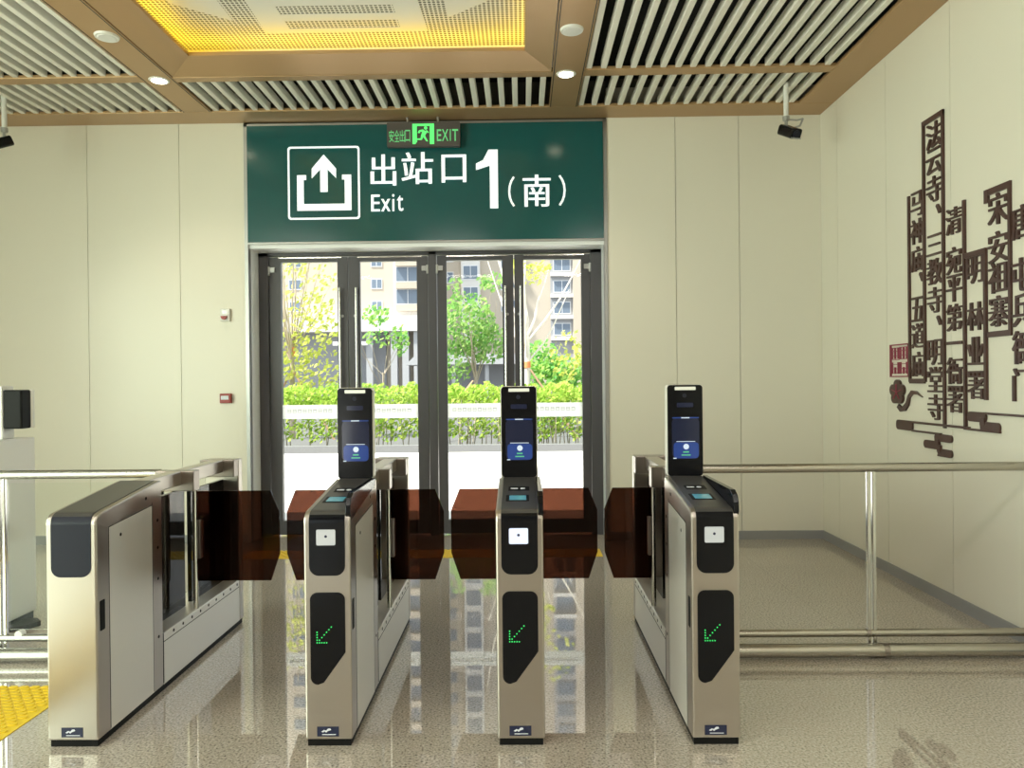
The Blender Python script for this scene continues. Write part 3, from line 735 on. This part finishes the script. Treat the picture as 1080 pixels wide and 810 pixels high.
cloud('dark brown cloud scroll ornament with a long line, below the fourth lettering column', [(5.04, 4.84, 1.30, 1.365), (4.90, 4.70, 1.24, 1.305)],
      [(3.9, 4.86, 1.352, 1.366), (4.70, 5.05, 1.240, 1.254), (4.85, 4.90, 1.28, 1.33)])

# ------------------------------------------------------------------ outside
b = N(); box(b, -120, 120, 8.1, 16.95, -.2, -.01); struct(obj('forecourt', b, pave_m))
b = N(); box(b, -60, 60, 16.95, 17.2, -.2, .15); struct(obj('kerb', b, kerb_m))
b = N(); box(b, -140, 140, 17.2, 240, -.2, .02); struct(obj('far_ground', b, asphalt_m))
b = N(); box(b, -140, 140, -60, YR - .2, -.2, -.01); box(b, -140, XL - .2, YR - .2, 8.1, -.2, -.01); struct(obj('yard', b, pave_m))
def leaves(m, nm, parent, pts, size, loc=None):
    V_, F_ = [], []
    for p in pts:
        a = Vector((random.gauss(0, 1), random.gauss(0, 1), random.gauss(0, 1))).normalized(); c = a.orthogonal().normalized()
        s1 = size * random.uniform(.6, 1.3); d = a.cross(c) * s1 * .55; c = c * s1; p = Vector(p); k = len(V_)
        V_ += [p - c, p + d, p + c, p - d]; F_.append((k, k + 1, k + 2, k + 3))
    me = bpy.data.meshes.new(nm); me.from_pydata([tuple(v) for v in V_], [], F_); me.materials.append(m)
    o = bpy.data.objects.new(nm, me); C.objects.link(o)
    if parent: o.parent = parent
    if loc: o.location = loc
    return o
def ball(cx, cy, cz, rx, ry, rz, n):
    out = []
    while len(out) < n:
        v = [random.uniform(-1, 1) for _ in range(3)]; d = sum(q * q for q in v)
        if d < 1 and random.random() < .35 + .65 * d: out.append((cx + v[0] * rx, cy + v[1] * ry, cz + v[2] * rz))
    return out
# hedge
hg = thing('hedge', 'clipped green hedge behind the kerb outside the glass doors', 'hedge', (-2, 17.9, 0))
pts = []
for i in range(19000):
    x = random.uniform(-6.5, 6.5); z = random.choice((random.uniform(.85, 1.5), random.uniform(.25, 1.5))); pts.append((x, random.uniform(-.5, .5) if z < 1.4 else random.uniform(-.5, .5), z + .05 * math.sin(x * 7) + .04 * math.sin(x * 17)))
hf = leaves(leafh_m, 'foliage', hg, pts, .06); hf['kind'] = 'stuff'
b = N()
for i in range(130):
    x = random.uniform(-6.5, 6.5); y = random.uniform(-.4, .4); tube(b, (x, y, -.0), (x + random.uniform(-.12, .12), y, random.uniform(.7, 1.2)), .014, .008, seg=5)
obj('stems', b, trunk_m, hg)['kind'] = 'stuff'
def tree(name, label, x, y, h, stems, crown, leafm, lsize, trunk_r, stakes=(), wrap=None, bark=None):
    g = thing(name, label, 'tree', (x, y, 0))
    b = N(); r_ = trunk_r; p = Vector((0, 0, 0)); hh = h * .38
    tube(b, p, (0, 0, hh), r_, r_ * .8, seg=10)
    for i in range(stems):
        t = random.uniform(0, 2 * PI); s0 = Vector((0, 0, random.uniform(hh * .7, hh))); q = s0
        sp = random.uniform(.06, .22) * h; top = random.uniform(.55, 1.0) * h; k = 4; rr = r_ * random.uniform(.3, .5)
        for j in range(1, k + 1):
            f = j / k; nq = Vector((math.cos(t) * sp * f ** .8 + random.uniform(-.05, .05), math.sin(t) * sp * f ** .8, s0.z + (top - s0.z) * f))
            tube(b, q, nq, rr * (1 - .75 * (j - 1) / k), rr * (1 - .75 * j / k), seg=6, caps=False); q = nq
    obj('trunk', b, bark or trunk_m, g, smooth=True)
    pts = []
    for c in crown: pts += ball(*c)
    leaves(leafm, 'crown', g, pts, lsize)
    if wrap:
        b = N(); tube(b, (0, 0, wrap[0]), (0, 0, wrap[1]), r_ * 1.12, r_ * 1.08, seg=12); obj('trunk_wrap', b, orange_m, g, smooth=True)
    for (dx, dy, z) in stakes:
        b = N(); tube(b, (dx, dy, 0), (dx * .06, dy * .06 - r_, z), .035, .03, seg=8); obj('stake', b, stake_m, g, smooth=True)
tree('sapling_tree', 'tall yellow green street tree behind the leftmost door leaf', -6.45, 21.0, 7.2, 16,
     [(0, 0, 4.6, 1.5, 1.2, 1.7, 420), (-.2, 0, 5.6, .9, .8, .9, 260), (.6, 0, 3.2, .7, .6, .9, 240), (-.3, 0, 2.4, 1.0, .6, .7, 240), (.5, .1, 2.0, 1.2, .6, .6, 260)], leafy_m, .085, .075, [(1.25, -.3, 1.9), (-1.0, -.4, 1.8)], (2.35, 2.6))
tree('sapling_tree', 'thin young tree with sparse bright leaves behind the second door leaf from the left', -4.35, 23.5, 5.0, 6,
     [(-.2, 0, 3.7, .45, .4, .35, 120), (.55, 0, 2.9, .30, .3, .5, 110), (-.1, 0, 3.0, .5, .4, .3, 60)], leafs_m, .09, .035)
tree('leafy_tree', 'bushy mid green tree behind the third door leaf from the left', -1.35, 22.0, 5.0, 10,
     [(-.25, 0, 3.3, .85, .8, .95, 1000), (.35, 0, 2.7, .65, .6, .6, 420), (-.55, 0, 2.2, .5, .4, .7, 260), (.55, .2, 4.55, .5, .4, .3, 110), (-.6, 0, 4.4, .3, .3, .25, 40)], leafg_m, .085, .06, [(-1.1, -3.4, 1.6)])
tree('sapling_tree', 'young street tree with an orange band and pale splayed branches behind the rightmost door leaf', .16, 20.6, 7.4, 15,
     [(.1, 0, 4.7, .6, .5, .5, 160), (1.15, 0, 2.3, .5, .4, .7, 130), (.2, 0, 6, 1.1, 1, .8, 160)], leafy_m, .09, .09, [(1.35, -.4, 1.9)], (1.95, 2.12), whitewash_m)
sh = thing('shrub', 'dense fresh green shrub behind the hedge at the right door leaf', 'shrub', (.95, 24.0, 0))
leaves(leafs_m, 'foliage', sh, ball(0, 0, 1.25, 1.2, .9, 1.2, 1300) + ball(-.3, 0, 2.3, .55, .5, .6, 260) + ball(.55, 0, 1.9, .7, .5, .5, 260), .10)
b = N()
for i in range(7): tube(b, (0, 0, 0), (random.uniform(-.8, .8), random.uniform(-.4, .4), random.uniform(1.2, 2.2)), .03, .01, seg=6)
obj('stems', b, trunk_m, sh)

# apartment block behind the trees, about a hundred metres away, with a podium and entrance portal
def windows(parent, cols, z0, z1, yf, w, h, step, far):
    for xc in cols:
        z = z0
        while z < z1:
            if z < far:
                f = bx('window', winframe_m, parent, xc - w / 2 - .1, xc + w / 2 + .1, yf - .08, yf + .02, z, z + h)
                b = N(); box(b, xc - w / 2, xc - .05, yf - .1, yf - .05, z + .12, z + h - .1); box(b, xc + .05, xc + w / 2, yf - .1, yf - .05, z + .12, z + h - .1); obj('pane', b, winglass_m, f)
            else: far_list.append((xc, yf, z, w, h))
            z += step
def upper(parent):
    b = N()
    for xc, yf, z, w, h in far_list: box(b, xc - w / 2, xc + w / 2, yf - .1, yf + .02, z, z + h)
    o = obj('window', b, winglass_m, parent); o['kind'] = 'stuff'; far_list.clear()
far_list = []
B1 = thing('apartment_building', 'beige apartment block with a grey column portal, behind the two left door leaves', 'building', (-24, 100, 0))
bx('wall', bld_m, B1, -16, 11.6, 0, 14, 0, 66)
bx('corner_bay', bld2_m, B1, 7.2, 11.7, -1.2, 0, 9.6, 66)
for i in range(20): bx('balcony', bld_m, B1, 7.6, 11.4, -1.9, -1.2, 10.9 + i * 2.95, 11.75 + i * 2.95)
windows(B1, [4.75], 11.1, 64, 0, 1.3, 1.35, 2.95, 24); windows(B1, [-6.2, .6], 11.1, 64, 0, 1.5, 1.4, 2.95, 24); windows(B1, [9.1], 11.8, 64, -1.2, 3.0, 2.05, 2.95, 24); upper(B1)
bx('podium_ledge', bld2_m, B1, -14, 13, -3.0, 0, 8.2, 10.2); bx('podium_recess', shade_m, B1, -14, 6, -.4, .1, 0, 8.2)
for x in (4.2, 7.4, 8.9, 10.4, 11.9): bx('portal_column', bld3_m, B1, x - .42, x + .42, -2.6, -1.4, 0, 8.2)
for x in (.4, 2.3): bx('portal_post', white_m, B1, x - .15, x + .15, -3.0, -2.7, 0, 6.6)
bx('portal_beam', white_m, B1, -.5, 4, -3.0, -2.7, 6.4, 6.9)
B2 = thing('apartment_building', 'beige apartment block with a tall column of blue windows, behind the two right door leaves', 'building', (-3, 104, 0))
bx('wall', bld_m, B2, -8.5, 14.5, 0, 14, 0, 68)
bx('stair_bay', bld2_m, B2, -5.2, -2.6, -.8, 0, 7, 68)
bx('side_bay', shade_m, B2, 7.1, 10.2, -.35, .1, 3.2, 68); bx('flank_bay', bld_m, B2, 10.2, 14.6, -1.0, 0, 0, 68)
windows(B2, [-7.2], 15.2, 66, 0, 1.6, 1.6, 2.95, 25); windows(B2, [-3.9], 12.6, 66, -.8, 1.9, 2.0, 2.95, 25); windows(B2, [1.3], 11.2, 66, 0, 1.9, 1.6, 2.95, 25)
windows(B2, [8.7], 7.8, 66, -.35, 2.2, 1.7, 2.95, 25); windows(B2, [12.6], 11.6, 66, -1.0, 1.6, 1.5, 2.95, 25); upper(B2)
for i in range(9): bx('balcony_slab', bld2_m, B2, 7.1, 10.2, -.8, -.35, 7.1 + i * 2.95, 7.6 + i * 2.95)
pv = thing('pavilion', 'low grey pavilion roof behind the hedge at the third door leaf from the left', 'pavilion', (-4.0, 60, 0))
pr('roof', bld3_m, pv, [(-5, 2.9), (5, 2.9), (4.2, 3.7), (-4.2, 3.7)], -2, 2)
for x in (-4, -1.3, 1.3, 4): bx('post', bld3_m, pv, x - .15, x + .15, -1.6, -1.3, 0, 2.9)
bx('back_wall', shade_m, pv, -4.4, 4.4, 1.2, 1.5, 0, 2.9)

bpy.data.objects.remove(FO)
S.cycles.use_denoising = True
S.cycles.max_bounces = 10; S.cycles.transparent_max_bounces = 24; S.cycles.glossy_bounces = 6; S.cycles.diffuse_bounces = 5
S.cycles.sample_clamp_indirect = 8
